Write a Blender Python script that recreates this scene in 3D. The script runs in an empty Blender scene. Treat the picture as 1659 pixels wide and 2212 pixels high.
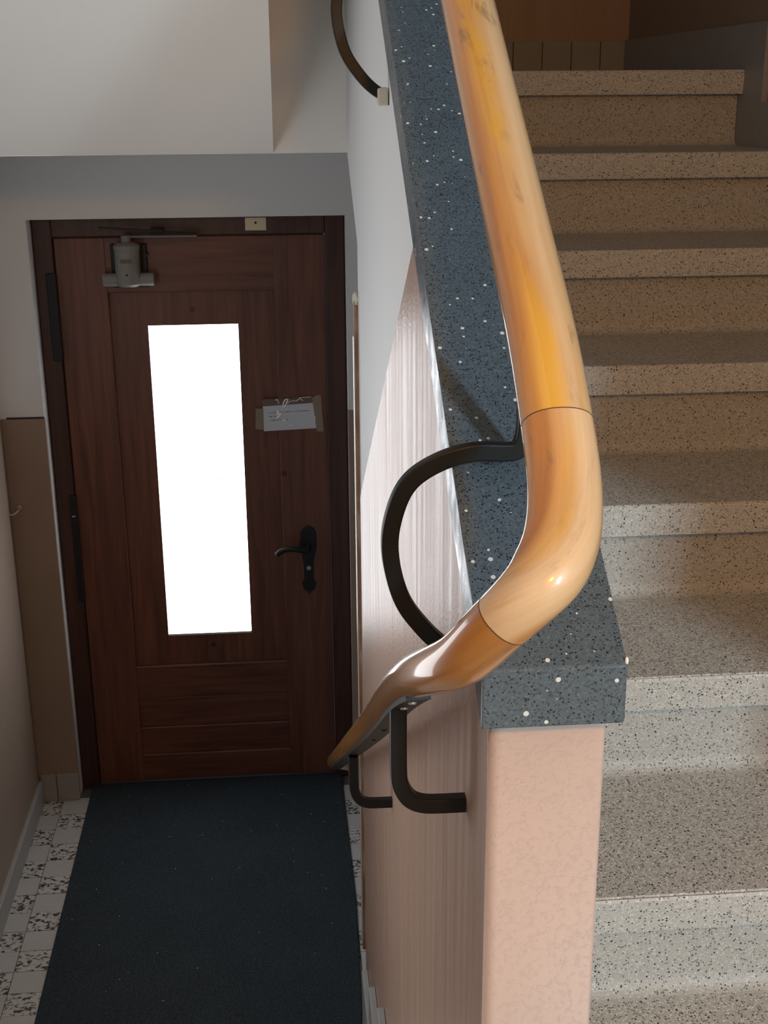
import bpy, bmesh, math, random
from mathutils import Vector, Matrix
random.seed(7)
C = bpy.context.scene.collection
SC = bpy.context.scene

# ------------------------------------------------------------------ camera
EYE = 2.445                      # eye height above the entrance floor (z = 0)
cam_d = bpy.data.cameras.new('camera')
cam_d.sensor_fit = 'HORIZONTAL'
cam_d.sensor_width = 36.0
cam_d.lens = 36.0 * 2733.65 / 1659.0
cam_d.clip_start = 0.02
cam = bpy.data.objects.new('camera', cam_d)
C.objects.link(cam)
yaw, pitch, roll = 0.0819779, 0.3233713, -0.0072533
cy, sy, cp, sp = math.cos(yaw), math.sin(yaw), math.cos(pitch), math.sin(pitch)
Rz = Matrix(((cy, sy, 0), (-sy, cy, 0), (0, 0, 1)))
R0 = Rz @ Vector((1, 0, 0)); F0 = Rz @ Vector((0, cp, -sp)); U0 = Rz @ Vector((0, sp, cp))
c_, s_ = math.cos(roll), math.sin(roll)
Rv = c_ * R0 + s_ * U0
Uv = -s_ * R0 + c_ * U0
m = Matrix((Rv, Uv, -F0)).transposed().to_4x4()
m.translation = Vector((0, 0, EYE))
cam.matrix_world = m
SC.camera = cam

# ------------------------------------------------------------------ world, lights, exposure
W = bpy.data.worlds.new('world'); SC.world = W; W.use_nodes = True
W.node_tree.nodes['Background'].inputs[0].default_value = (.75, .85, 1, 1)
W.node_tree.nodes['Background'].inputs[1].default_value = 0.3
SC.view_settings.view_transform = 'Standard'
SC.view_settings.look = 'None'
SC.view_settings.exposure = 0.0
SC.view_settings.gamma = 1.0
SC.view_settings.use_curve_mapping = False
SC.cycles.max_bounces = 10
SC.cycles.diffuse_bounces = 6
SC.cycles.sample_clamp_indirect = 6


def area(name, loc, aim, sx, sz, power, col):
    l = bpy.data.lights.new(name, 'AREA'); l.shape = 'RECTANGLE'
    l.size = sx; l.size_y = sz; l.energy = power; l.color = col
    o = bpy.data.objects.new(name, l); C.objects.link(o)
    o.location = loc
    o.rotation_euler = (Vector(aim) - Vector(loc)).to_track_quat('-Z', 'Y').to_euler()
    return o


# daylight through the landing window behind the viewer, then an added left-wall fill
area('daylight_and_fill', (2.99, -4.1, 3.75), (1.5, 2.0, 2.4), .50, 1.6, 335, (.69, .88, 1.0))
area('daylight_and_fill', (-.905, 1.95, 1.52), (5, 1.95, 1.52), .7, 1.0, 9.2, (.94, .97, 1.0))  # added fill for the left-hand surfaces, no window stands here


def bulb(name, loc, r, power, col):
    l = bpy.data.lights.new(name, 'POINT'); l.energy = power; l.color = col; l.shadow_soft_size = r
    o = bpy.data.objects.new(name, l); C.objects.link(o); o.location = loc
    return o


bulb('ceiling_lamp_bulb', (.40, -.45, 2.95), .10, 49, (1.0, .43, .06))

# ------------------------------------------------------------------ materials


def mat(name, col, rough=.6, metal=0.0, coat=0.0, spec=.5):
    M = bpy.data.materials.new(name); M.use_nodes = True
    b = M.node_tree.nodes['Principled BSDF']
    b.inputs['Base Color'].default_value = (*col, 1)
    b.inputs['Roughness'].default_value = rough
    b.inputs['Metallic'].default_value = metal
    b.inputs['Coat Weight'].default_value = coat
    b.inputs['Specular IOR Level'].default_value = spec
    return M


class NT:
    def __init__(s, M):
        s.t = M.node_tree; s.n = s.t.nodes; s.l = s.t.links
        s.b = s.n['Principled BSDF']
        s.tc = s.n.new('ShaderNodeTexCoord')

    def mapping(s, scale, src='Object', rot=(0, 0, 0)):
        mp = s.n.new('ShaderNodeMapping'); mp.inputs['Scale'].default_value = scale
        mp.inputs['Rotation'].default_value = rot
        s.l.new(s.tc.outputs[src], mp.inputs['Vector'])
        return mp.outputs['Vector']

    def noise(s, vec, scale, detail=4, rough=.55, dist=0):
        n = s.n.new('ShaderNodeTexNoise')
        n.inputs['Scale'].default_value = scale; n.inputs['Detail'].default_value = detail
        n.inputs['Roughness'].default_value = rough; n.inputs['Distortion'].default_value = dist
        s.l.new(vec, n.inputs['Vector'])
        return n.outputs['Fac']

    def voronoi(s, vec, scale, rnd=1.0):
        n = s.n.new('ShaderNodeTexVoronoi'); n.inputs['Scale'].default_value = scale
        n.inputs['Randomness'].default_value = rnd
        s.l.new(vec, n.inputs['Vector'])
        sep = s.n.new('ShaderNodeSeparateColor'); s.l.new(n.outputs['Color'], sep.inputs[0])
        return n.outputs['Distance'], sep.outputs[0], sep.outputs[1]

    def ramp(s, fac, stops, interp='LINEAR'):
        r = s.n.new('ShaderNodeValToRGB'); r.color_ramp.interpolation = interp
        e = r.color_ramp.elements
        while len(e) < len(stops): e.new(.5)
        for k, (p, c) in enumerate(stops):
            e[k].position = p
            e[k].color = (*c, 1) if not isinstance(c, (int, float)) else (c, c, c, 1)
        s.l.new(fac, r.inputs['Fac'])
        return r.outputs['Color']

    def math(s, op, a, b):
        n = s.n.new('ShaderNodeMath'); n.operation = op
        for i, v in enumerate((a, b)):
            if isinstance(v, (int, float)): n.inputs[i].default_value = v
            else: s.l.new(v, n.inputs[i])
        return n.outputs[0]

    def mix(s, fac, a, b, mode='MIX'):
        n = s.n.new('ShaderNodeMix'); n.data_type = 'RGBA'; n.blend_type = mode
        for i, v in ((0, fac), (6, a), (7, b)):
            if isinstance(v, (int, float)): n.inputs[i].default_value = v
            elif isinstance(v, tuple): n.inputs[i].default_value = (*v, 1)
            else: s.l.new(v, n.inputs[i])
        return n.outputs[2]

    def color(s, c): s.l.new(c, s.b.inputs['Base Color'])
    def rough(s, c): s.l.new(c, s.b.inputs['Roughness'])

    def bump(s, h, strength=.3, dist=.002, prev=None):
        n = s.n.new('ShaderNodeBump'); n.inputs['Strength'].default_value = strength
        n.inputs['Distance'].default_value = dist
        s.l.new(h, n.inputs['Height'])
        if prev is not None: s.l.new(prev, n.inputs['Normal'])
        s.l.new(n.outputs[0], s.b.inputs['Normal'])
        return n.outputs[0]


def mk_white(name, col):
    M = mat(name, col, .75); t = NT(M)
    v = t.mapping((1, 1, 1))
    n = t.noise(v, 3, 4); n2 = t.noise(v, 140, 3)
    t.color(t.mix(t.math('MULTIPLY', n, .25), col, tuple(x * .86 for x in col)))
    t.bump(n2, .12, .002)
    return M


M_white = mk_white('white_wall_paint', (.64, .65, .66))
M_beige = mk_white('beige_wall_paint', (.36, .30, .24))
M_soffit = mk_white('white_ceiling_paint', (.70, .69, .66))


def mk_gloss_paint():
    M = mat('glossy_pink_brown_paint', (.34, .225, .17), .3, spec=.44); t = NT(M)
    v = t.mapping((40, 40, 1.7)); v2 = t.mapping((1, 1, 1))
    n = t.noise(v, 1, 4); d = t.noise(v2, 160, 3); lo = t.noise(t.mapping((14, 14, .8)), 1, 3)
    t.color(t.mix(t.math('MULTIPLY', lo, .5), (.37, .245, .185), (.29, .19, .145)))
    t.rough(t.ramp(n, [(.3, .30), (.7, .45)]))
    b1 = t.bump(n, .4, .0015)
    t.bump(d, .55, .0013, b1)
    return M


M_gloss = mk_gloss_paint()


def mk_plaster():
    M = mat('pink_plaster_paint', (.62, .45, .36), .5, spec=.35); t = NT(M)
    v = t.mapping((1, 1, 1))
    a = t.noise(v, 190, 4, .6); b = t.noise(v, 150, 5, .65, .4); lo = t.noise(v, 6, 3)
    t.color(t.mix(lo, (.585, .45, .39), (.52, .40, .345)))
    h = t.math('ADD', t.math('MULTIPLY', a, .5), t.math('MULTIPLY', t.ramp(b, [(.54, 0.0), (.62, 1.0)]), .45))
    t.bump(h, .35, .0016)
    return M


M_plaster = mk_plaster()


def mk_matte_brown():
    M = mat('brown_wainscot_paint', (.27, .185, .14), .45, spec=.4); t = NT(M)
    v = t.mapping((1, 1, 1))
    lo = t.noise(v, 5, 4)
    t.color(t.mix(lo, (.285, .215, .165), (.235, .178, .138)))
    t.bump(t.noise(v, 150, 3), .15, .0012)
    return M


M_brown = mk_matte_brown()


def mk_terrazzo(name, base, dark, light, pd, pl, scale, rough=.55):
    M = mat(name, base, rough, spec=.4); t = NT(M)
    v = t.mapping((1, 1, 1))
    d, r, g = t.voronoi(v, scale)
    chip = t.ramp(r, [(0, dark), (pd, base), (1 - pl, light)], 'CONSTANT')
    edge = t.math('LESS_THAN', d, .42)
    sz = t.math('MULTIPLY', edge, 1.0)
    d2, r2, g2 = t.voronoi(v, scale * .55)
    blk = t.math('MULTIPLY', t.math('LESS_THAN', r2, pd * .5), t.math('LESS_THAN', d2, .30))
    lo = t.noise(v, 9, 4)
    basec = t.mix(lo, tuple(x * .88 for x in base), tuple(x * 1.1 for x in base))
    fine = t.noise(v, scale * 2.2, 3, .7)
    basec = t.mix(t.ramp(fine, [(.35, 0.0), (.65, .5)]), basec, light)
    col = t.mix(sz, basec, chip)
    col = t.mix(.12, col, basec)
    col = t.mix(blk, col, dark)
    t.color(col)
    t.bump(fine, .12, .0008)
    return M


M_step = mk_terrazzo('grey_terrazzo_tread', (.36, .345, .31), (.02, .018, .016), (.80, .76, .69), .26, .30, 340)
M_nose = mk_terrazzo('grey_terrazzo_smooth', (.44, .425, .39), (.04, .036, .03), (.76, .72, .66), .17, .26, 360)

M_riser = mk_terrazzo('grey_terrazzo_riser', (.385, .37, .34), (.04, .036, .03), (.66, .62, .56), .17, .24, 360)


def mk_slate():
    M = mat('dark_terrazzo', (.07, .085, .095), .3, spec=.5); t = NT(M)
    v = t.mapping((1, 1, 1))
    lo = t.noise(v, 14, 5)
    base = t.mix(lo, (.064, .087, .106), (.110, .144, .172))
    d, r, g = t.voronoi(v, 640)
    fine = t.ramp(r, [(0, (.012, .014, .016)), (.16, (.088, .114, .134)), (.86, (.15, .188, .215))], 'CONSTANT')
    base = t.mix(.45, base, fine)
    db, rb, gb = t.voronoi(v, 400)
    base = t.mix(t.math('MULTIPLY', t.math('LESS_THAN', rb, .20), t.math('LESS_THAN', db, .38)), base, (.008, .01, .012))
    d2, r2, g2 = t.voronoi(v, 118)
    w = t.math('MULTIPLY', t.math('GREATER_THAN', r2, .72), t.math('LESS_THAN', d2, t.math('MULTIPLY', g2, .30)))
    base = t.mix(w, base, (.66, .69, .68))
    t.color(base)
    t.rough(t.ramp(t.noise(v, 30, 4), [(.3, .24), (.7, .42)]))
    return M


M_slate = mk_slate()


def mk_rail_wood(name, lit_side):
    M = mat(name, (.55, .26, .07), .36, coat=1.0)
    b = M.node_tree.nodes['Principled BSDF']; b.inputs['Coat Roughness'].default_value = .09
    t = NT(M)
    v = t.mapping((9, 2.2, 1), 'UV'); v2 = t.mapping((60, 5, 1), 'UV')
    s1 = t.noise(v, 1, 4, .55, .4); s2 = t.noise(v2, 1, 3)
    col = t.ramp(s1, [(.30, (.42, .155, .022)), (.5, (.58, .24, .035)), (.68, (.68, .34, .065))])
    if lit_side:
        # window light painted into the colour: paler along the top and right side
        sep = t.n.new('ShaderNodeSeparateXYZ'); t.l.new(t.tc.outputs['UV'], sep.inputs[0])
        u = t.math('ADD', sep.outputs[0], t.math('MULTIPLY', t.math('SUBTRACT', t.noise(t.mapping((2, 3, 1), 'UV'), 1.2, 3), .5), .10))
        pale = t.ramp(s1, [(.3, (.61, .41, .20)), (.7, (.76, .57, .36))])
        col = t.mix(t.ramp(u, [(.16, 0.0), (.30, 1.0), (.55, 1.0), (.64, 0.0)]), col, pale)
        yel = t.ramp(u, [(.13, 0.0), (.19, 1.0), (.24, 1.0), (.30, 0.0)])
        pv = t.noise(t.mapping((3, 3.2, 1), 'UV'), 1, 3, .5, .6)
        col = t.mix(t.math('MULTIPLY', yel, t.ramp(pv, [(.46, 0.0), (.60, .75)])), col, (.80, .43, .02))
    if not lit_side: col = t.mix(.48, col, (.30, .115, .022))
    col = t.mix(t.math('MULTIPLY', s2, .30), col, (.46, .20, .05) if lit_side else (.20, .075, .018))
    dirt = t.noise(t.mapping((10, 14, 1), 'UV'), 1, 5, .7, .5); zone = t.noise(t.mapping((2.5, 2.2, 1), 'UV'), 1.3, 2)
    dm = t.math('MULTIPLY', t.ramp(dirt, [(.54, 0.0), (.70, .6)]), t.ramp(zone, [(.47, 0.0), (.58, 1.0)]))
    col = t.mix(dm, col, (.10, .06, .03))
    t.color(col)
    t.bump(t.noise(t.mapping((3, 6, 1), 'UV'), 6, 3), .03, .002)
    return M


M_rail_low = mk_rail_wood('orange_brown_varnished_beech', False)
M_rail = mk_rail_wood('lit_side_varnished_beech', True)
M_seam = mat('dark_joint_line', (.09, .045, .015), .7)


def mk_door_wood(name, horiz=False, dark=1.0):
    M = mat(name, (.10, .035, .02), .42, spec=.4); t = NT(M)
    sc = (2.2, 30, 34) if horiz else (34, 30, 2.0)
    v = t.mapping(sc); n = t.noise(v, 1, 5, .6, .8)
    w = t.noise(t.mapping((1.5, 1, 6) if horiz else (7, 1, 1.2)), 1.2, 3, .5, 1.5)
    col = t.ramp(n, [(.3, tuple(x * dark for x in (.07, .024, .016))), (.7, tuple(x * dark for x in (.19, .072, .042)))])
    col = t.mix(t.math('MULTIPLY', w, .6), col, tuple(x * dark for x in (.085, .03, .02)))
    t.color(col); t.bump(n, .12, .001)
    return M


M_door = mk_door_wood('dark_stained_oak')
M_doorh = mk_door_wood('dark_stained_oak_cross_grain', True)
M_frame = mk_door_wood('dark_stained_frame', False, .45)


def mk_iron(name, col, rough=.45):
    M = mat(name, col, rough, spec=.3); t = NT(M)
    v = t.mapping((1, 1, 1)); n = t.noise(v, 90, 4, .6); ch = t.noise(v, 38, 4, .7)
    t.color(t.mix(t.ramp(ch, [(.72, 0.0), (.80, .35)]), col, (.12, .10, .085)))
    t.bump(n, .2, .0008)
    return M


M_iron = mk_iron('black_painted_iron', (.010, .010, .010))
M_steel = mk_iron('grey_steel', (.16, .16, .155), .4)
M_screw = mat('screw_steel', (.55, .53, .48), .35, .8)
M_alum = mk_iron('closer_grey_metal', (.20, .20, .185), .45)
M_rust = None


def mk_rust():
    M = mat('rusty_brown_steel', (.2, .1, .05), .6); t = NT(M)
    v = t.mapping((60, 60, 9)); n = t.noise(v, 1, 4, .6)
    t.color(t.ramp(n, [(.34, (.15, .07, .035)), (.55, (.24, .13, .07)), (.74, (.42, .36, .28))]))
    t.bump(n, .3, .001)
    return M


M_rust = mk_rust()
M_edge = mat('bright_steel_edge', (.75, .73, .68), .3, .6)
M_rustpaint = mk_white('chipped_cream_plaster', (.62, .58, .50))
M_brass = mat('pale_brass', (.52, .45, .31), .4, .3)
M_black = mat('black', (.006, .006, .007), .5)
M_paper = mat('white_paper', (.52, .54, .58), .6)
M_ink = mat('black_ink', (.04, .04, .045), .7)
M_tape = mat('brown_tape', (.22, .17, .125), .25)
M_cleartape = mat('clear_tape_sheen', (.13, .085, .07), .18)
M_glue = mat('white_glue', (.85, .83, .83), .3)
M_hook = mat('painted_hook', (.33, .27, .23), .4)
M_label = mat('closer_label', (.09, .065, .06), .5)


def mk_mat():
    M = mat('charcoal_carpet', (.02, .024, .027), .95, spec=.1); t = NT(M)
    v = t.mapping((1, 1, 1)); n = t.noise(v, 260, 3, .7); lo = t.noise(v, 5, 4)
    col = t.mix(lo, (.0125, .0185, .022), (.024, .034, .041))
    col = t.mix(t.ramp(n, [(.45, 0.0), (.75, .6)]), col, (.115, .13, .145))
    d, r, g = t.voronoi(v, 90)
    col = t.mix(t.math('MULTIPLY', t.math('GREATER_THAN', r, .985), t.math('LESS_THAN', d, .16)), col, (.5, .5, .5))
    t.color(col); t.bump(n, .6, .004)
    return M


M_mat = mk_mat()


def mk_tile(name, speck, k=1.0):
    M = mat(name, (.42, .42, .41), .4, spec=.45); t = NT(M)
    geo = t.n.new('ShaderNodeNewGeometry')
    v = geo.outputs['Position']           # each tile gets its own piece of the pattern
    lo = t.noise(v, 12, 4)
    base = t.mix(lo, (.36 * k, .355 * k, .335 * k), (.45 * k, .445 * k, .43 * k))
    if speck:
        mp = t.n.new('ShaderNodeMapping'); mp.inputs['Scale'].default_value = (1, 1.5, 1); mp.inputs['Rotation'].default_value = (0, 0, .6)
        t.l.new(v, mp.inputs['Vector'])
        n = t.noise(mp.outputs['Vector'], 52, 5, .64, .6)
        base = t.mix(t.ramp(n, [(.515, 0.0), (.56, 1.0)]), t.mix(.35, base, (.58, .56, .52)), (.03, .028, .026))
    t.color(base)
    return M


M_tile = mk_tile('grey_floor_tile', False)
M_tile_s = mk_tile('black_speckled_floor_tile', True)
M_grout = mat('dark_grout', (.10, .095, .09), .9)
M_skirt = mk_tile('grey_skirting_tile', False, .70)

M_glass = mat('bright_daylit_pane', (.9, .9, .9), .3)
_b = M_glass.node_tree.nodes['Principled BSDF']
_b.inputs['Emission Color'].default_value = (.93, .96, 1, 1)
_b.inputs['Emission Strength'].default_value = 7.5
M_mark = mat('faint_backlit_print', (.2, .22, .28), .6)
_b = M_mark.node_tree.nodes['Principled BSDF']
_b.inputs['Emission Color'].default_value = (.34, .39, .50, 1)
_b.inputs['Emission Strength'].default_value = 1.0
M_wood_slab = mat('grey_concrete', (.35, .34, .33), .8)

# ------------------------------------------------------------------ mesh helpers


def link(name, bm, M, parent=None, smooth=False, bevel=0, seg=2, angle=30):
    me = bpy.data.meshes.new(name)
    bmesh.ops.recalc_face_normals(bm, faces=bm.faces)
    bm.to_mesh(me); bm.free()
    me.materials.append(M)
    o = bpy.data.objects.new(name, me); C.objects.link(o)
    if parent is not None: o.parent = parent
    if smooth:
        for p in me.polygons: p.use_smooth = True
    if bevel:
        md = o.modifiers.new('bevel', 'BEVEL'); md.width = bevel; md.segments = seg
        md.limit_method = 'ANGLE'; md.angle_limit = math.radians(angle)
        for p in me.polygons: p.use_smooth = False
    return o


def tag(o, label, cat=None, group=None, kind=None):
    o['label'] = label
    if cat: o['category'] = cat
    if group: o['group'] = group
    if kind: o['kind'] = kind
    return o


def empty(name, loc):
    o = bpy.data.objects.new(name, None); C.objects.link(o); o.location = loc
    o.empty_display_size = .05
    return o


class Kid:
    """links children in world coordinates below an empty that stands at loc"""
    def __init__(s, root): s.r = root; s.off = -root.location.copy()

    def add(s, name, bm, M, **k):
        bmesh.ops.translate(bm, verts=bm.verts, vec=s.off)
        return link(name, bm, M, s.r, **k)


def box(x0, x1, y0, y1, z0, z1, bm=None):
    bm = bm or bmesh.new()
    v = [bm.verts.new((x, y, z)) for x in (x0, x1) for y in (y0, y1) for z in (z0, z1)]
    for f in ((0, 1, 3, 2), (4, 6, 7, 5), (0, 4, 5, 1), (2, 3, 7, 6), (0, 2, 6, 4), (1, 5, 7, 3)):
        bm.faces.new([v[i] for i in f])
    return bm


def prism_x(pts, x0, x1, bm=None):
    """polygon of (y, z) extruded along x"""
    bm = bm or bmesh.new()
    a = [bm.verts.new((x0, y, z)) for y, z in pts]; b = [bm.verts.new((x1, y, z)) for y, z in pts]
    n = len(pts)
    bm.faces.new(a); bm.faces.new(b[::-1])
    for i in range(n): bm.faces.new((a[i], b[i], b[(i + 1) % n], a[(i + 1) % n]))
    return bm


def prism_y(pts, y0, y1, bm=None):
    bm = bm or bmesh.new()
    a = [bm.verts.new((x, y0, z)) for x, z in pts]; b = [bm.verts.new((x, y1, z)) for x, z in pts]
    n = len(pts)
    bm.faces.new(a); bm.faces.new(b[::-1])
    for i in range(n): bm.faces.new((a[i], b[i], b[(i + 1) % n], a[(i + 1) % n]))
    return bm


def cyl(p0, p1, r0, r1=None, n=20, bm=None):
    bm = bm or bmesh.new()
    r1 = r0 if r1 is None else r1
    p0, p1 = Vector(p0), Vector(p1); t = (p1 - p0).normalized()
    s = t.orthogonal().normalized(); u = t.cross(s)
    A = [bm.verts.new(p0 + r0 * (math.cos(a) * s + math.sin(a) * u)) for a in [2 * math.pi * i / n for i in range(n)]]
    B = [bm.verts.new(p1 + r1 * (math.cos(a) * s + math.sin(a) * u)) for a in [2 * math.pi * i / n for i in range(n)]]
    bm.faces.new(A); bm.faces.new(B[::-1])
    for i in range(n): bm.faces.new((A[i], B[i], B[(i + 1) % n], A[(i + 1) % n]))
    return bm


def lathe(prof, centre, axis='Z', n=28, bm=None):
    bm = bm or bmesh.new(); rings = []
    for r, h in prof:
        ring = []
        for i in range(n):
            a = 2 * math.pi * i / n; x, y = r * math.cos(a), r * math.sin(a)
            p = {'Z': (x, y, h), 'Y': (x, h, y), 'X': (h, x, y)}[axis]
            ring.append(bm.verts.new(Vector(centre) + Vector(p)))
        rings.append(ring)
    for A, B in zip(rings, rings[1:]):
        for i in range(n): bm.faces.new((A[i], A[(i + 1) % n], B[(i + 1) % n], B[i]))
    bm.faces.new(rings[0]); bm.faces.new(rings[-1])
    return bm


def catmull(pts, sub):
    pts = [Vector(p) for p in pts]
    P = [2 * pts[0] - pts[1]] + pts + [2 * pts[-1] - pts[-2]]
    out = []
    for i in range(1, len(P) - 2):
        a, b, c, d = P[i - 1:i + 3]
        for k in range(sub):
            t = k / sub
            out.append(.5 * ((2 * b) + (c - a) * t + (2 * a - 5 * b + 4 * c - d) * t * t + (3 * b - a - 3 * c + d) * t ** 3))
    out.append(pts[-1])
    return out


def smooth_path(P, it):
    P = [p.copy() for p in P]
    for _ in range(it):
        Q = [P[0]] + [(P[i - 1] + 2 * P[i] + P[i + 1]) / 4 for i in range(1, len(P) - 1)] + [P[-1]]
        P = Q
    return P


def frames(P, up):
    out = []
    for i, p in enumerate(P):
        t = (P[min(i + 1, len(P) - 1)] - P[max(i - 1, 0)]).normalized()
        s = t.cross(up).normalized() if isinstance(up, Vector) else up
        u = s.cross(t).normalized()
        out.append((p, s, u, t))
    return out


def sweep(P, section, up=Vector((0, 0, 1)), v0=0.0, secs=None, caps=3):
    """section: list of (side, up) offsets; gives UV (around, metres along)"""
    bm = bmesh.new(); L = bm.loops.layers.uv.new('UVMap')
    F = frames(P, up); rings = []; d = v0; D = []
    for i, (p, s, u, t) in enumerate(F):
        if i: d += (p - F[i - 1][0]).length
        D.append(d)
        rings.append([bm.verts.new(p + s * a + u * b) for a, b in (secs[i] if secs else section)])
    n = len(section)
    for k in range(len(rings) - 1):
        for i in range(n):
            j = (i + 1) % n
            f = bm.faces.new((rings[k][i], rings[k][j], rings[k + 1][j], rings[k + 1][i]))
            for lp, (uu, vv) in zip(f.loops, ((i / n, D[k]), ((i + 1) / n, D[k]), ((i + 1) / n, D[k + 1]), (i / n, D[k + 1]))):
                lp[L].uv = (uu, vv)
    if caps & 1: bm.faces.new(rings[0])
    if caps & 2: bm.faces.new(rings[-1][::-1])
    return bm


def rect_sec(a, b): return [(-a / 2, -b / 2), (a / 2, -b / 2), (a / 2, b / 2), (-a / 2, b / 2)]


# ================================================================== THE SETTING
Z = lambda z: EYE + z            # heights below are written relative to the eye
G, RISE, Y0, Z0 = .28056, .17, 1.34793, Z(-.98526)
LAND = Z0 - RISE                 # half landing (viewer stands on it)
TOP = Z0 + 6 * RISE              # upper landing
XL, XR = .177, .278              # faces of the dividing wall
XRW = 1.115                      # right-hand stair wall
YD = 4.12                        # face of the door wall
# --- floor
fl = tag(link('floor', box(-.95, 1.3, 2.62, 4.45, -.12, -.008), M_grout), 'grey checkered tile floor of the entrance hall', kind='structure')
tl_me = {}
TX, TY = .1015, .0944
for k in range(-1, 20):
    x0 = -.836 + k * TX; x1 = x0 + TX
    x0c = max(x0, -.918); x1c = min(x1, 1.10)
    if x1c - x0c < .02: continue
    if -.62 < x0 and x1 < .06: continue           # hidden below the door mat
    for j in range(15):
        y1 = 4.013 + TY - j * TY; y0 = y1 - TY
        if j == 0: y1 = YD
        if y0 < 2.66: continue
        sp = (k + j) % 2 == 1
        key = (sp, round(x1c - x0c, 3), round(y1 - y0, 3))
        if key not in tl_me:
            g = .0011
            o = link('tile', box(-(x1c - x0c) / 2 + g, (x1c - x0c) / 2 - g, -(y1 - y0) / 2 + g, (y1 - y0) / 2 - g, -.008, 0), M_tile_s if sp else M_tile, fl)
            tl_me[key] = o.data
        else:
            o = bpy.data.objects.new('tile', tl_me[key]); C.objects.link(o); o.parent = fl
        o.location = ((x0c + x1c) / 2, (y0 + y1) / 2, random.uniform(-.0006, .0004))

# --- door wall
DX0, DX1, DZ = -.779, .222, Z(-.384)
bm = box(-.95, DX0, YD, 4.45, 0, 5.0)
box(DX1, 1.45, YD, 4.45, 0, 5.0, bm)
box(DX0, DX1, YD, 4.45, DZ, 5.0, bm)
wf = tag(link('wall_front', bm, M_white), 'white wall around the dark entrance door', kind='structure')
WZ = Z(-1.021)
link('wainscot', box(-.918, DX0 + .002, YD - .004, YD + .01, 0, WZ), M_brown, wf, bevel=.002)
link('wainscot', box(DX1 - .002, 1.10, YD - .004, YD + .01, 0, WZ), M_brown, wf, bevel=.002)
link('wainscot', box(XR + .0, XRW, YD - .004, YD + .01, TOP, TOP + 1.5), M_gloss, wf)
link('wainscot_line', box(-.90, DX0, YD - .0055, YD, WZ, WZ + .005), M_black, wf)
for x0, x1 in ((-.912, -.856), (-.855, DX0 + .004)):
    link('skirting_tile', box(x0 + .0015, x1 - .0015, YD - .012, YD, .0, .107), M_skirt, wf, bevel=.0015)
for k in range(9):
    x0 = DX1 + .002 + k * .0965
    link('skirting_tile', box(x0 + .0012, x0 + .0953, YD - .012, YD, 0, .107), M_skirt, wf, bevel=.0015)
for k in range(9):
    x0 = XR + .012 + k * .0915
    link('skirting_tile', box(x0 + .001, x0 + .0905, YD - .014, YD, TOP, TOP + .097), M_skirt, wf, bevel=.0015)

# --- left wall
wl = tag(link('wall_left', box(-1.1, -.92, -4.4, 4.45, 0, 5.0), M_white), 'wall on the left of the entrance hall', kind='structure')
link('wainscot', prism_x([(4.12, 0), (4.12, WZ), (2.9, WZ), (.7, WZ + 1.33), (-4.2, WZ + 1.33), (-4.2, 0)], -.93, -.916), M_brown, wl)
bb = tag(link('baseboard_left', prism_x([(4.107, 0), (4.107, .088), (2.7, .088), (2.7, 0)], -.92, -.903), M_skirt, bevel=.003), 'grey skirting along the left wall of the hall', kind='structure')

# --- dividing wall between the two flights
yS, yE = 2.82, 3.16
capb = lambda y: Z(-.525 + .6235 * (y - .976))
capt = lambda y: Z(-.468 + .6255 * (y - .970))
wallpoly = [(1.0015, 0), (yS, 0), (yS, Z(-.322)), (yE, Z(-.147)), (yE, capb(yE) - .001), (1.0015, capb(1.0015) - .001)]
wm = tag(link('wall_middle', prism_x(wallpoly, XL, XR), M_white), 'white dividing wall between the two stair flights', kind='structure')
wains = lambda y: Z(-.233 - .611 * (y - 1.704))
# the paint line meets the coping near y = 1.45
yi = (1.704 * .611 - .233 + .525 + .6235 * .976) / (.6235 + .611)
poly = [(1.002, 0), (yS - .002, 0), (yS - .002, wains(yS - .002)), (yi, wains(yi)), (1.002, capb(1.002) - .001)]
w = link('wainscot', prism_x(poly, XL - .0025, XL + .004), M_gloss, wm)
w['label'] = 'glossy pinkish brown oil paint with a sloping upper edge'
# rounded plaster corner at the near end
bm = bmesh.new()
rc = .010; sec = []
for a in range(0, 7):
    t = math.pi / 2 * a / 6
    sec.append((XL - .0027 + rc - rc * math.cos(t), .9885 + rc - rc * math.sin(t)))
sec2 = []
for a in range(0, 7):
    t = math.pi / 2 * a / 6
    sec2.append((XR - .006 + .006 * math.sin(t) + .001, .9885 + .006 - .006 * math.cos(t)))
out = sec + sec2 + [(XR + .001, 1.003), (XL - .0027, 1.003)]
lo = [bm.verts.new((x, y, 0)) for x, y in out]; hi = [bm.verts.new((x, y, capb(.985) - .001)) for x, y in out]
n = len(out)
for i in range(n): bm.faces.new((lo[i], lo[(i + 1) % n], hi[(i + 1) % n], hi[i]))
bm.faces.new(lo); bm.faces.new(hi)
pe = link('plaster_end', bm, M_plaster, wm)
for p in pe.data.polygons: p.use_smooth = abs(p.normal.z) < .5 and len(p.vertices) == 4
pe['label'] = 'salmon pink rough plastered end of the wall'
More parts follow.
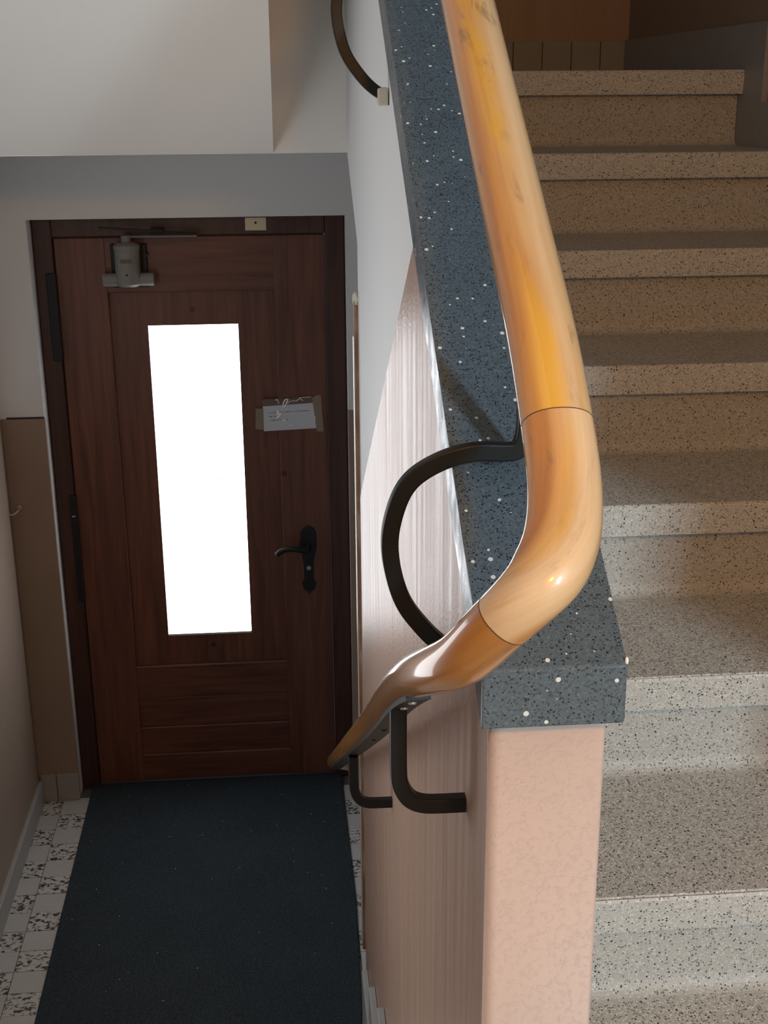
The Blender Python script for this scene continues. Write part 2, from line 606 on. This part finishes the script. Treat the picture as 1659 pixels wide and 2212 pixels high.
# steel angle protecting the far corner
bm = box(XL - .0105, XL + .004, yS, yS + .018, .27, Z(-.445))
link('corner_guard', bm, M_rust, wm, bevel=.002)['label'] = 'rusty steel corner guard'
link('guard_edge_glint', box(XL - .0118, XL - .0095, yS - .0005, yS + .018, .30, Z(-.53)), M_edge, wm)  # bright strip paints the door light caught along the guard's edge
bm = bmesh.new()
bmesh.ops.create_icosphere(bm, subdivisions=3, radius=.009)
for v in bm.verts:
    v.co *= 1 + .25 * math.sin(v.co.x * 900 + v.co.z * 700) * math.cos(v.co.y * 800)
    v.co.z *= 1.9
    v.co += Vector((XL - .003, yS + .006, Z(-.445)))
link('plaster_lump', bm, M_rustpaint, wm, smooth=True)

# --- slabs above the hall
bm = prism_x([(yE, Z(-.147)), (YD, Z(-.147)), (YD, TOP), (yE + .10, TOP), (yE + .10, TOP + 1.2), (yE, TOP + 1.2)], -.95, XL + .06)
cl = tag(link('ceiling', bm, M_soffit), 'cream landing beam and hall ceiling above the entrance door', kind='structure')
sl = .606
pts = [(yE + .002, Z(-.147)), (-.9, Z(-.147) + sl * (yE + .9)), (-.9, Z(-.147) + sl * (yE + .9) + .25), (yE + .002, Z(-.147) + .25)]
tag(link('ceiling_slope', prism_x(pts, -.95, .0), M_soffit), 'sloping white underside of the next stair flight at upper left', kind='structure')
# underside of the right-hand flight
pts = [(1.4, Z0 - RISE - .10), (yE, Z(-.147)), (yE + .1, TOP - .03), (yE, TOP - .03), (1.4, Z0 - RISE - .02)]

# --- right wall, back, upper landing, half landing, lid
wr = tag(link('wall_right', box(XRW, XRW + .16, .68, 4.45, 0, 5.0), M_white), 'dark brown wall to the right of the upper stairs', kind='structure')
rz = lambda y: Z0 + RISE + (y - Y0) * RISE / G
link('wainscot', prism_x([(.68, LAND), (4.115, LAND), (4.115, TOP + 1.5), (3.1, TOP + 1.5), (.68, rz(.68) + 1.4)], XRW - .004, XRW + .01), M_brown, wr)
# stepped skirting on the right wall
for k in range(0, 7):
    yn = Y0 + k * G; zt = Z0 + k * RISE
    yn2 = yn + G - .1205 if k < 6 else 4.10
    link('skirting_tile', prism_x([(yn - .12, zt - RISE), (yn - .12, zt + .10), (yn2, zt + .10), (yn2, zt), (yn + .031, zt), (yn + .031, zt - RISE)], XRW - .018, XRW), M_skirt, wr)
fu = tag(link('floor_upper', box(XR, XRW, 3.10, YD, TOP - .2, TOP - .001), M_step), 'upper landing floor behind the top step', kind='structure')
bm = box(-.95, XL - .003, -1.6, .795, LAND - .2, LAND)
box(XL - .003, 4.2, -4.3, .97, LAND - .2, LAND, bm)
box(-.95, XL - .003, -4.3, -1.6, LAND - .2, LAND, bm)
box(XR, XRW, .97, 1.37, LAND - .2, LAND, bm)
fh = tag(link('floor_landing', bm, M_step), 'grey speckled half landing in front of the upper steps', kind='structure')
bm = box(-1.1, 4.2, -4.4, -4.2, LAND - .2, 5.0)
wb = tag(link('wall_back', bm, M_beige), 'landing wall behind the viewer', kind='structure')
link('wainscot', box(-.92, 4.0, -4.2, -4.196, LAND, LAND + 1.5), M_brown, wb)
tag(link('wall_side', box(4.0, 4.2, -4.3, .8, LAND - .2, 5.0), M_beige), 'beige side wall of the half landing', kind='structure')
wt = tag(link('wall_return', box(XRW + .16, 4.0, .68, .8, LAND - .2, 5.0), M_beige), 'return wall beside the stairs', kind='structure')
link('wainscot', box(XRW, 4.0, .676, .68, LAND, LAND + 1.5), M_brown, wt)
tag(link('ceiling_top', box(-1.1, 4.2, -4.4, 4.45, 5.0, 5.15), M_beige), 'beige ceiling at the top of the stairwell', kind='structure')

# ================================================================== UPPER STAIRS
st = tag(empty('staircase', (.7, Y0, LAND)), 'grey speckled terrazzo staircase climbing on the right of the dividing wall', 'staircase')
K = Kid(st)
T, OV = .054, .032
for k in range(0, 7):
    y = Y0 + k * G; zt = Z0 + k * RISE
    yb = y + G + OV + .01 if k < 6 else y + .10
    x1 = XRW - .0185
    # tread slab with a slightly leaning nose
    K.add('tread', prism_x([(y + .004, zt - T), (y - .001, zt - .006), (y + .004, zt), (yb, zt), (yb, zt - T)], XR + .002, x1), M_step)
    # nose strip carries the smoother finish
    K.add('nosing', prism_x([(y + .001, zt - T + .001), (y - .0045, zt - .004), (y - .002, zt - .0005), (y + .010, zt - .0045), (y + .010, zt - T + .001)], XR + .002, x1), M_nose)
    # riser with a cove at its foot
    zb = zt - RISE; yr = y + OV
    cv = [(yr, zt - T)]
    for a in range(0, 7):
        t = math.pi / 2 * a / 6
        cv.append((yr - .022 + .022 * math.cos(t), zb + .022 - .022 * math.sin(t)))
    prof = [(yr + .05, zt - T + .001), (yr, zt - T + .001)] + cv[1:] + [(yr - .022, zb - .004), (yr + .05, zb - .004)]
    K.add('riser', prism_x(prof, XR + .002, x1), M_riser)

# ================================================================== LOWER STAIRS (out of view but for the wall skirting)
ls = tag(empty('lower_staircase', (-.37, 2.65, 0)), 'short flight down to the hall with stepped grey wall skirting by the mat', 'staircase')
K = Kid(ls)
LR, LG = LAND / 8, .265
for i in range(1, 9):
    y = 2.64 - LG * (i - 1); zt = LR * i
    if i < 8:
        K.add('step', prism_x([(y, zt), (y, zt - LR), (y - LG - .03, zt - LR), (y - LG - .03, zt)], -.90, XL - .019), M_step)
for i in range(1, 6):
    ys = 2.735 - LG * (i - 1); zt = LR * i + .112
    K.add('skirting_block', box(XL - .019, XL - .003, ys - LG - (.0 if i > 1 else 0), ys, max(0, zt - LR - .11), zt), M_skirt, bevel=.002)

# ================================================================== ENTRANCE DOOR
dr = tag(empty('door_1', (-.28, 4.2, 0)), 'dark brown wooden entrance door with a tall bright glass pane', kind='structure')
K = Kid(dr)
yf, yl = 4.188, 4.200
fz = Z(-.447)
bm = box(DX0 + .002, -.716, yf, 4.26, 0, DZ - .002)
K.add('frame_side', bm, M_frame, bevel=.004)
K.add('frame_side', box(.158, DX1 - .002, yf, 4.26, 0, DZ - .002), M_frame, bevel=.004)
K.add('frame_head', box(-.716, .158, yf, 4.26, fz, DZ - .002), M_frame, bevel=.004)
zb0 = Z(-2.434)
lx0, lx1 = -.714, .156
sl0, sl1 = -.553, -.012          # inner edges of the stiles
K.add('stile', box(lx0, sl0, yl, 4.25, zb0, fz - .003), M_door, bevel=.003)
K.add('stile', box(sl1, lx1, yl, 4.25, zb0, fz - .003), M_door, bevel=.003)
pt, pb = Z(-.622), Z(-1.975)
K.add('top_rail', box(sl0 - .006, sl1 + .006, yl + .002, 4.25, pt - .006, fz - .003), M_doorh, bevel=.003)
gx0, gx1, gz0, gz1 = -.4325, -.136, Z(-1.858), Z(-.741)
# glazed panel: four boards round the glass, set back
yp = yl + .017
bm = bmesh.new()
ox = (sl0 - .008, gx0, gx1, sl1 + .008); oz = (pb, gz0, gz1, pt)
for yy in (yp, 4.245):
    gv = [[bm.verts.new((x, yy, z)) for z in oz] for x in ox]
    for i in range(3):
        for j in range(3):
            if (i, j) != (1, 1): bm.faces.new((gv[i][j], gv[i + 1][j], gv[i + 1][j + 1], gv[i][j + 1]))
    if yy == yp: g0 = gv
for (i, j), (k2, l2) in (((1, 1), (2, 1)), ((2, 1), (2, 2)), ((2, 2), (1, 2)), ((1, 2), (1, 1))):
    bm.faces.new((g0[i][j], g0[k2][l2], gv[k2][l2], gv[i][j]))
K.add('glazed_panel', bm, M_door)
K.add('lock_rail', box(sl0 - .006, sl1 + .006, yl + .003, 4.25, Z(-2.100), pb + .006), M_doorh, bevel=.005)
K.add('plank', box(sl0 - .006, sl1 + .006, yl + .010, 4.25, Z(-2.217), Z(-2.099)), M_doorh, bevel=.005)
K.add('plank', box(sl0 - .006, sl1 + .006, yl + .006, 4.25, Z(-2.327), Z(-2.216)), M_doorh, bevel=.005)
K.add('plank', box(sl0 - .006, sl1 + .006, yl + .003, 4.25, zb0, Z(-2.326)), M_doorh, bevel=.005)
gp = K.add('glass_pane', box(gx0, gx1, 4.226, 4.232, gz0, gz1), M_glass)
gp['label'] = 'overexposed white glass pane'
K.add('glazing_bead', box(gx0, gx1, 4.214, 4.226, gz0 - .001, gz0 + .006), M_edge)
K2 = K
for cx, cz, wd in ((-.2815, -1.170, .034), (-.347, -1.280, .036), (-.215, -1.279, .036), (-.2805, -1.387, .040), (-.373, -1.523, .012), (-.185, -1.521, .005)):
    bm = bmesh.new(); rr = random.Random(int(cx * 1e4))
    n = max(2, int(wd / .004))
    for q in range(n):
        x = cx - wd / 2 + wd * (q + .5) / n
        h = .003 + rr.random() * .006; zz = Z(cz) + rr.uniform(-.0018, .0018)
        box(x - .0017, x + .0012 + rr.random() * .0012, 4.2245, 4.2255, zz - h / 2, zz - h / 2 + .0030, bm)
        box(x - .0006, x + .0004, 4.2245, 4.2255, zz - h / 2, zz + h / 2, bm)
    o = K.add('printed_mark', bm, M_mark)
# knots
for x, z in ((-.285, -.69), (.0, -1.26), (-.275, -1.9)):
    K.add('wood_plug', cyl((x, yp - .002 if x < -.05 else yl - .001, Z(z)), (x, yp + .01, Z(z)), .009, n=14), M_frame)
# backplate of the handle
pl = [(.052, -1.475), (.060, -1.462), (.078, -1.452), (.096, -1.462), (.104, -1.478), (.106, -1.53), (.098, -1.56), (.093, -1.60),
      (.093, -1.655), (.102, -1.668), (.094, -1.692), (.082, -1.700), (.076, -1.712), (.070, -1.700), (.058, -1.692), (.050, -1.668), (.059, -1.655), (.059, -1.60), (.054, -1.56), (.046, -1.53)]
hd = K.add('handle_plate', prism_y([(x, Z(z)) for x, z in pl], yl - .006, yl + .002), M_iron, bevel=.001)
kl = Kid(dr)
o = K.add('handle_lever', sweep(smooth_path(catmull([(.076, yl - .004, Z(-1.527)), (.076, yl - .045, Z(-1.527)), (.05, yl - .055, Z(-1.524)), (.01, yl - .055, Z(-1.518)), (-.02, yl - .053, Z(-1.526)), (-.034, yl - .05, Z(-1.540))], 6), 3),
        [(.008 * math.cos(a), .010 * math.sin(a)) for a in [2 * math.pi * i / 10 for i in range(10)]]), M_iron, smooth=True)
bm = lathe([(.0075, 0), (.0075, -.004), (.0050, -.004), (.0050, -.001)], (.076, yl - .006, Z(-1.609)), 'Y', 18)
K.add('key_cylinder', bm, M_screw, smooth=False)
K.add('keyhole', box(.0748, .0772, yl - .0082, yl - .006, Z(-1.614), Z(-1.604)), M_black)
# hinge strip and hinge glint
K.add('hinge', box(-.733, -.711, yf - .010, yl, Z(-1.70), Z(-1.31)), M_iron, bevel=.003)
K.add('hinge', box(-.744, -.712, yf - .010, yl, Z(-.845), Z(-.560)), M_iron, bevel=.003)
K.add('hinge_pin', cyl((-.727, yf - .012, Z(-1.383)), (-.717, yf - .012, Z(-1.383)), .0022, n=8), M_screw)
# strike tab above the door
o = K.add('strike_plate', box(-.099, -.030, yf - .006, yf, Z(-.434), Z(-.392)), M_brass, bevel=.002)
o['label'] = 'small pale brass plate on the frame head'
K.add('strike_screw', cyl((-.065, yf - .007, Z(-.409)), (-.065, yf - .004, Z(-.409)), .0042, n=12), M_black)
# door closer
cb = (-.478, yl - .045, 0)
bm = lathe([(.0, Z(-.600)), (.034, Z(-.600)), (.040, Z(-.592)), (.040, Z(-.485)), (.042, Z(-.483)), (.042, Z(-.470)), (.030, Z(-.462)), (.016, Z(-.460)), (.016, Z(-.440)), (0.0, Z(-.438))], (cb[0], cb[1], 0), 'Z', 30)
bmesh.ops.remove_doubles(bm, verts=bm.verts, dist=1e-5)
o = K.add('closer_body', bm, M_alum, smooth=True)
o['label'] = 'grey metal door closer'
md = o.modifiers.new('e', 'EDGE_SPLIT'); md.split_angle = math.radians(35)
K.add('closer_cylinder', cyl((-.560, yl - .040, Z(-.580)), (-.398, yl - .040, Z(-.580)), .021, n=24), M_alum, bevel=.003)
K.add('closer_plate', box(-.535, -.418, yl - .006, yl + .002, Z(-.61), Z(-.47)), M_iron, bevel=.004)
K.add('closer_screw', cyl((-.421, yl - .03, Z(-.505)), (-.421, yl, Z(-.505)), .006, n=10), M_iron)
K.add('closer_label', prism_y([(-.495, Z(-.523)), (-.461, Z(-.523)), (-.461, Z(-.511)), (-.495, Z(-.511))], yl - .0865, yl - .083), M_label)
K.add('closer_screw', cyl((-.478, yl - .0862, Z(-.560)), (-.478, yl - .083, Z(-.560)), .004, n=10), M_iron)
K.add('closer_arm', box(-.492, -.252, yl - .052, yl - .038, Z(-.4475), Z(-.4405)), M_steel, bevel=.002)
bm = sweep([Vector((-.252, yl - .045, Z(-.438))), Vector((-.38, yl - .075, Z(-.425))), Vector((-.555, yl - .10, Z(-.408)))], rect_sec(.014, .006))
K.add('closer_arm', bm, M_iron)
K.add('closer_bracket', box(-.40, -.36, yf - .03, yf, Z(-.435), Z(-.420)), M_iron, bevel=.002)

# ================================================================== THINGS
# ---- door mat
mp = [(-.742, 4.186), (-.714, 4.186), (-.714, 4.1985), (.156, 4.1985), (.156, 4.186), (.178, 4.186), (.183, 3.4), (.169, 2.92), (.155, 2.75), (.155, 2.66), (-.735, 2.66), (-.738, 3.3)]
bm = bmesh.new()
a_ = [bm.verts.new((x, y, 0.0)) for x, y in mp]; b_ = [bm.verts.new((x, y, .011)) for x, y in mp]
bm.faces.new(a_); bm.faces.new(b_)
for i in range(len(mp)): bm.faces.new((a_[i], a_[(i + 1) % len(mp)], b_[(i + 1) % len(mp)], b_[i]))
tag(link('door_mat', bm, M_mat, bevel=.004), 'charcoal carpet runner on the tiled hall floor before the door', 'mat')

# ---- note on the door
nt = tag(empty('paper_note', (.025, 4.198, Z(-1.06))), 'white paper note taped to the right stile of the door', 'paper note')
K = Kid(nt)
K.add('sheet', prism_y([(-.064, Z(-1.107)), (.117, Z(-1.101)), (.112, Z(-1.010)), (-.065, Z(-1.017))], yl - .003, yl - .002), M_paper)
K.add('tape_strip', prism_y([(-.092, Z(-1.099)), (-.063, Z(-1.101)), (-.063, Z(-1.027)), (-.089, Z(-1.027))], yl - .0038, yl - .0031), M_tape)
K.add('tape_strip', prism_y([(.116, Z(-1.112)), (.140, Z(-1.114)), (.133, Z(-.985)), (.120, Z(-.985)), (.103, Z(-.995))], yl - .0038, yl - .0031), M_tape)
K.add('tape_strip', prism_y([(-.066, Z(-1.020)), (.108, Z(-1.012)), (.106, Z(-.990)), (-.066, Z(-.996))], yl - .0035, yl - .0031), M_cleartape)
rr = random.Random(3)
for row, (x0, x1, z) in enumerate(((-.043, .092, -1.044), (-.043, -.022, -1.058), (-.043, .020, -1.071))):
    bm = bmesh.new(); x = x0
    while x < x1:
        wd = rr.uniform(.0016, .0032); h = rr.choice((.0022, .0022, .0034))
        zz = Z(z) + (x + .043) * .035
        box(x, x + wd * .45, yl - .0036, yl - .0031, zz, zz + h, bm)
        box(x, x + wd, yl - .0036, yl - .0031, zz + rr.choice((0, .0011)), zz + .0011 + rr.choice((0, .0008)), bm)
        x += wd + (.0009 if rr.random() < .84 else .0035)
    K.add('text_line', bm, M_ink)
for pts, r in (([(-.020, -1.000), (-.016, -.997), (-.012, -1.003), (-.010, -1.012)], .0014),
               ([(.004, -1.024), (.006, -1.008), (.014, -.998), (.022, -.999), (.016, -1.008), (.010, -1.022), (.005, -1.026)], .0024),
               ([(.018, -1.012), (.034, -1.003), (.05, -1.004), (.06, -.996), (.072, -1.004)], .0012),
               ([(.060, -.993), (.080, -.992), (.100, -.991)], .0010),
               ([(-.012, -1.036), (-.016, -1.046), (-.008, -1.050), (-.002, -1.044), (-.010, -1.056), (-.018, -1.062)], .0045),
               ([(-.004, -1.073), (.006, -1.069), (.012, -1.074)], .0026),
               ([(.020, -1.082), (.028, -1.090), (.036, -1.088)], .0010),
               ([(.104, -1.056), (.112, -1.062), (.108, -1.078), (.110, -1.086)], .0014)):
    P = smooth_path(catmull([(x, yl - .0040, Z(z)) for x, z in pts], 5), 1)
    K.add('glue_squiggle', sweep(P, [(r * math.cos(a), .0007 * math.sin(a)) for a in [2 * math.pi * i / 6 for i in range(6)]], up=Vector((0, 1, 0))) if False else
          sweep(P, [(.0006 * math.cos(a), r * math.sin(a)) for a in [2 * math.pi * i / 6 for i in range(6)]], up=Vector((0, 1, .001)).cross(Vector((0, 0, 1))) if False else Vector((0, -1, 0)).cross(Vector((1, 0, 0)))), M_glue, smooth=True)

# ---- hook on the wall left of the door
hk = tag(empty('wall_hook', (-.892, YD, Z(-1.329))), 'small painted hook on the brown wall left of the door', 'hook')
K = Kid(hk)
K.add('base_disc', lathe([(.0, -.006), (.007, -.006), (.0115, -.003), (.0125, 0), (.0, 0)], (-.889, YD - .004, Z(-1.326)), 'Y', 18), M_hook, smooth=True)
K.add('hook_arm', sweep(smooth_path(catmull([(-.889, YD - .006, Z(-1.326)), (-.889, YD - .03, Z(-1.329)), (-.902, YD - .045, Z(-1.337)), (-.914, YD - .05, Z(-1.335)), (-.916, YD - .05, Z(-1.326))], 5), 2),
      [(.0032 * math.cos(a), .0032 * math.sin(a)) for a in [2 * math.pi * i / 8 for i in range(8)]]), M_hook, smooth=True)

# ---- coping on the dividing wall
yc0, yc1 = .966, 3.15
pts = [(yc0, Z(-.5265)), (yc1, capb(yc1)), (yc1, capt(yc1)), (yc0, capt(yc0))]
cp_ = link('coping_stone', prism_x(pts, .162, .2885), M_slate, bevel=.002, angle=20)
tag(cp_, 'dark grey terrazzo coping slab sloping along the top of the dividing wall', 'coping')
bm = bmesh.new(); bmesh.ops.create_icosphere(bm, subdivisions=2, radius=.0025)
for v in bm.verts: v.co = Vector((v.co.x * .7, v.co.y * .7, v.co.z * 1.6)) + Vector((.2878, .969, Z(-.468)))
link('chip', bm, M_glue, cp_, smooth=True)

# ---- handrail
hr = tag(empty('handrail', (XL, 1.15, Z(-.545))), 'varnished orange wooden handrail on black iron brackets winding round the wall end', 'handrail')
K = Kid(hr)
AX, BX = .0303, .0255
NS = 36
oval = [(AX * math.copysign(abs(math.cos(a)) ** .92, math.cos(a)), BX * math.copysign(abs(math.sin(a)) ** .92, math.sin(a))) for a in [2 * math.pi * i / NS for i in range(NS)]]
S_U = .635
up_line = lambda y: Vector((.228, y, Z(-.198 + S_U * (y - 1.092))))
LXr = .107
lo_line = lambda y: Vector((LXr, y, Z(-.495 - .608 * (y - 1.0))))
ctrl = [up_line(y) for y in (3.15, 2.6, 2.1, 1.7, 1.4, 1.2, 1.08)] + \
    [Vector((x, y, Z(z))) for x, y, z in ((.2275, 1.010, -.262), (.226, .962, -.306), (.216, .921, -.336), (.199, .897, -.357), (.178, .895, -.380), (.159, .907, -.407), (.140, .929, -.440), (.1218, .972, -.470))] + \
    [Vector((x, y, Z(z))) for x, y, z in ((.112, 1.036, -.507), (.108, 1.15, -.577), (.107, 1.30, -.674), (.107, 1.45, -.7675))] + \
    [lo_line(y) for y in (1.6, 1.9, 2.4, 2.8, 2.93)] + \
    [Vector((x, y, Z(z))) for x, y, z in ((.110, 3.01, -1.715), (.128, 3.07, -1.748), (.165, 3.098, -1.768), (.215, 3.102, -1.772), (.26, 3.102, -1.772))]
path = smooth_path(catmull(ctrl, 10), 16)


def nearest(pt): return min(range(len(path)), key=lambda i: (path[i] - Vector(pt)).length)


AL, BL = .0195, .0192


def ovs(i):
    y, x = path[i].y, path[i].x
    k = 0.0
    if i > i_mid: k = min(1.0, max(0.0, (.196 - x) / .088))
    a, b = AX + (AL - AX) * k, BX + (BL - BX) * k * k
    return [(a * math.copysign(abs(math.cos(t)) ** .92, math.cos(t)), b * math.copysign(abs(math.sin(t)) ** .92, math.sin(t))) for t in [2 * math.pi * q / NS for q in range(NS)]]


i_mid = nearest((.203, .915, Z(-.364)))
i1 = nearest((.228, 1.006, Z(-.262)))
i2 = nearest((.167, .900, Z(-.391)))
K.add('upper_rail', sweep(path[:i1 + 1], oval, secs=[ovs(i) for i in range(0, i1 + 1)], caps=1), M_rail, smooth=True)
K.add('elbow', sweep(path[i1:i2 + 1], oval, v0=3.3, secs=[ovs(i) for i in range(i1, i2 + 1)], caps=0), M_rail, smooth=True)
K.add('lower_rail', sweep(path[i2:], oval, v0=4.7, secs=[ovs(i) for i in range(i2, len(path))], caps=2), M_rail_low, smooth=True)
for i in (i1, i2):
    F = frames(path, Vector((0, 0, 1)))[i]
    p, s, u, t = F
    bm = bmesh.new()
    R_ = [[bm.verts.new(p + t * d + s * a * 1.004 + u * b * 1.004) for a, b in ovs(i)] for d in (-.0005, .0005)]
    for k in range(NS): bm.faces.new((R_[0][k], R_[0][(k + 1) % NS], R_[1][(k + 1) % NS], R_[1][k]))
    K.add('joint_line', bm, M_seam, smooth=True)
# flat steel strips let into the underside of the rail
stripP = [p for p in path[i2:] if 1.025 < p.y < 2.88]
sec = [(-.0115, -.0214), (.0115, -.0214), (.0115, -.0165), (-.0115, -.0165)]
ms = K.add('mounting_strip', sweep(stripP, sec), M_iron)
stripU = [up_line(y) for y in (3.1, 2.4, 1.8, 1.3, 1.10)]
K.add('mounting_strip', sweep(stripU, [(a, b - .0055) for a, b in sec]), M_iron)


def under(line, y, off=-.0230, side=0):
    F = frames([line(y - .01), line(y), line(y + .01)], Vector((0, 0, 1)))[1]
    return F[0] + F[2] * off + F[1] * side, F[2]


for y, mm in ((1.055, M_screw), (1.112, M_screw), (1.34, M_black), (1.52, M_black)):
    p = min(path[i2:], key=lambda v: abs(v.y - y)); u = under(lo_line, y)[1]; p = p - u * .0214
    K.add('screw', cyl(p + u * .002, p - u * .0018, .0048, .0034, n=12), mm)
# C-shaped ring brackets that curl round the coping
ring = [(.183, -.548), (.153, -.530), (.130, -.506), (.110, -.474), (.0995, -.425), (.105, -.386), (.120, -.356), (.150, -.337), (.182, -.329), (.208, -.330), (.2235, -.328), (.2295, -.312), (.2300, -.28), (.2300, -.19)]
for n_, (yb, dz) in enumerate(((1.15, 0.0), (2.009, .529))):
    P = smooth_path(catmull([(x, yb, Z(z + dz)) for x, z in ring], 8), 3)
    # keep the bar's faces square to the y axis
    bm = bmesh.new(); rings = []
    for i, p in enumerate(P):
        t = (P[min(i + 1, len(P) - 1)] - P[max(i - 1, 0)]).normalized()
        nrm = Vector((t.z, 0, -t.x))
        rings.append([bm.verts.new(p + nrm * a + Vector((0, b, 0))) for a, b in rect_sec(.0168, .014)])
    for A, B in zip(rings, rings[1:]):
        for i in range(4): bm.faces.new((A[i], A[(i + 1) % 4], B[(i + 1) % 4], B[i]))
    bm.faces.new(rings[0]); bm.faces.new(rings[-1])
    br = K.add('ring_bracket', bm, M_iron, bevel=.0018)
    if n_ == 1:
        bm = box(XL - .019, XL - .0005, yb - .0085, yb + .0085, Z(-.548 + dz) - .007, Z(-.535 + dz) + .007)
        bmesh.ops.translate(bm, verts=bm.verts, vec=K.off)
        link('paint_blob', bm, M_rustpaint, br, bevel=.004)
# J-shaped wall brackets of the lower rail
for yb in (1.13, 1.99):
    zr = min(path[i2:], key=lambda v: abs(v.y - yb)).z - .021; dz = -.608 * (yb - 1.13)
    pts = [(.1055, zr), (.1055, Z(-.650 + dz)), (.1075, Z(-.672 + dz)), (.116, Z(-.689 + dz)), (.130, Z(-.6965 + dz)), (.150, Z(-.698 + dz)), (XL + .004, Z(-.698 + dz))]
    P = smooth_path(catmull([(x, yb, z) for x, z in pts], 8), 3)
    bm = bmesh.new(); rings = []
    for i, p in enumerate(P):
        t = (P[min(i + 1, len(P) - 1)] - P[max(i - 1, 0)]).normalized()
        nrm = Vector((t.z, 0, -t.x))
        rings.append([bm.verts.new(p + nrm * a + Vector((0, b, 0))) for a, b in rect_sec(.0168, .014)])
    for A, B in zip(rings, rings[1:]):
        for i in range(4): bm.faces.new((A[i], A[(i + 1) % 4], B[(i + 1) % 4], B[i]))
    bm.faces.new(rings[0]); bm.faces.new(rings[-1])
    K.add('wall_bracket', bm, M_iron, bevel=.0018)
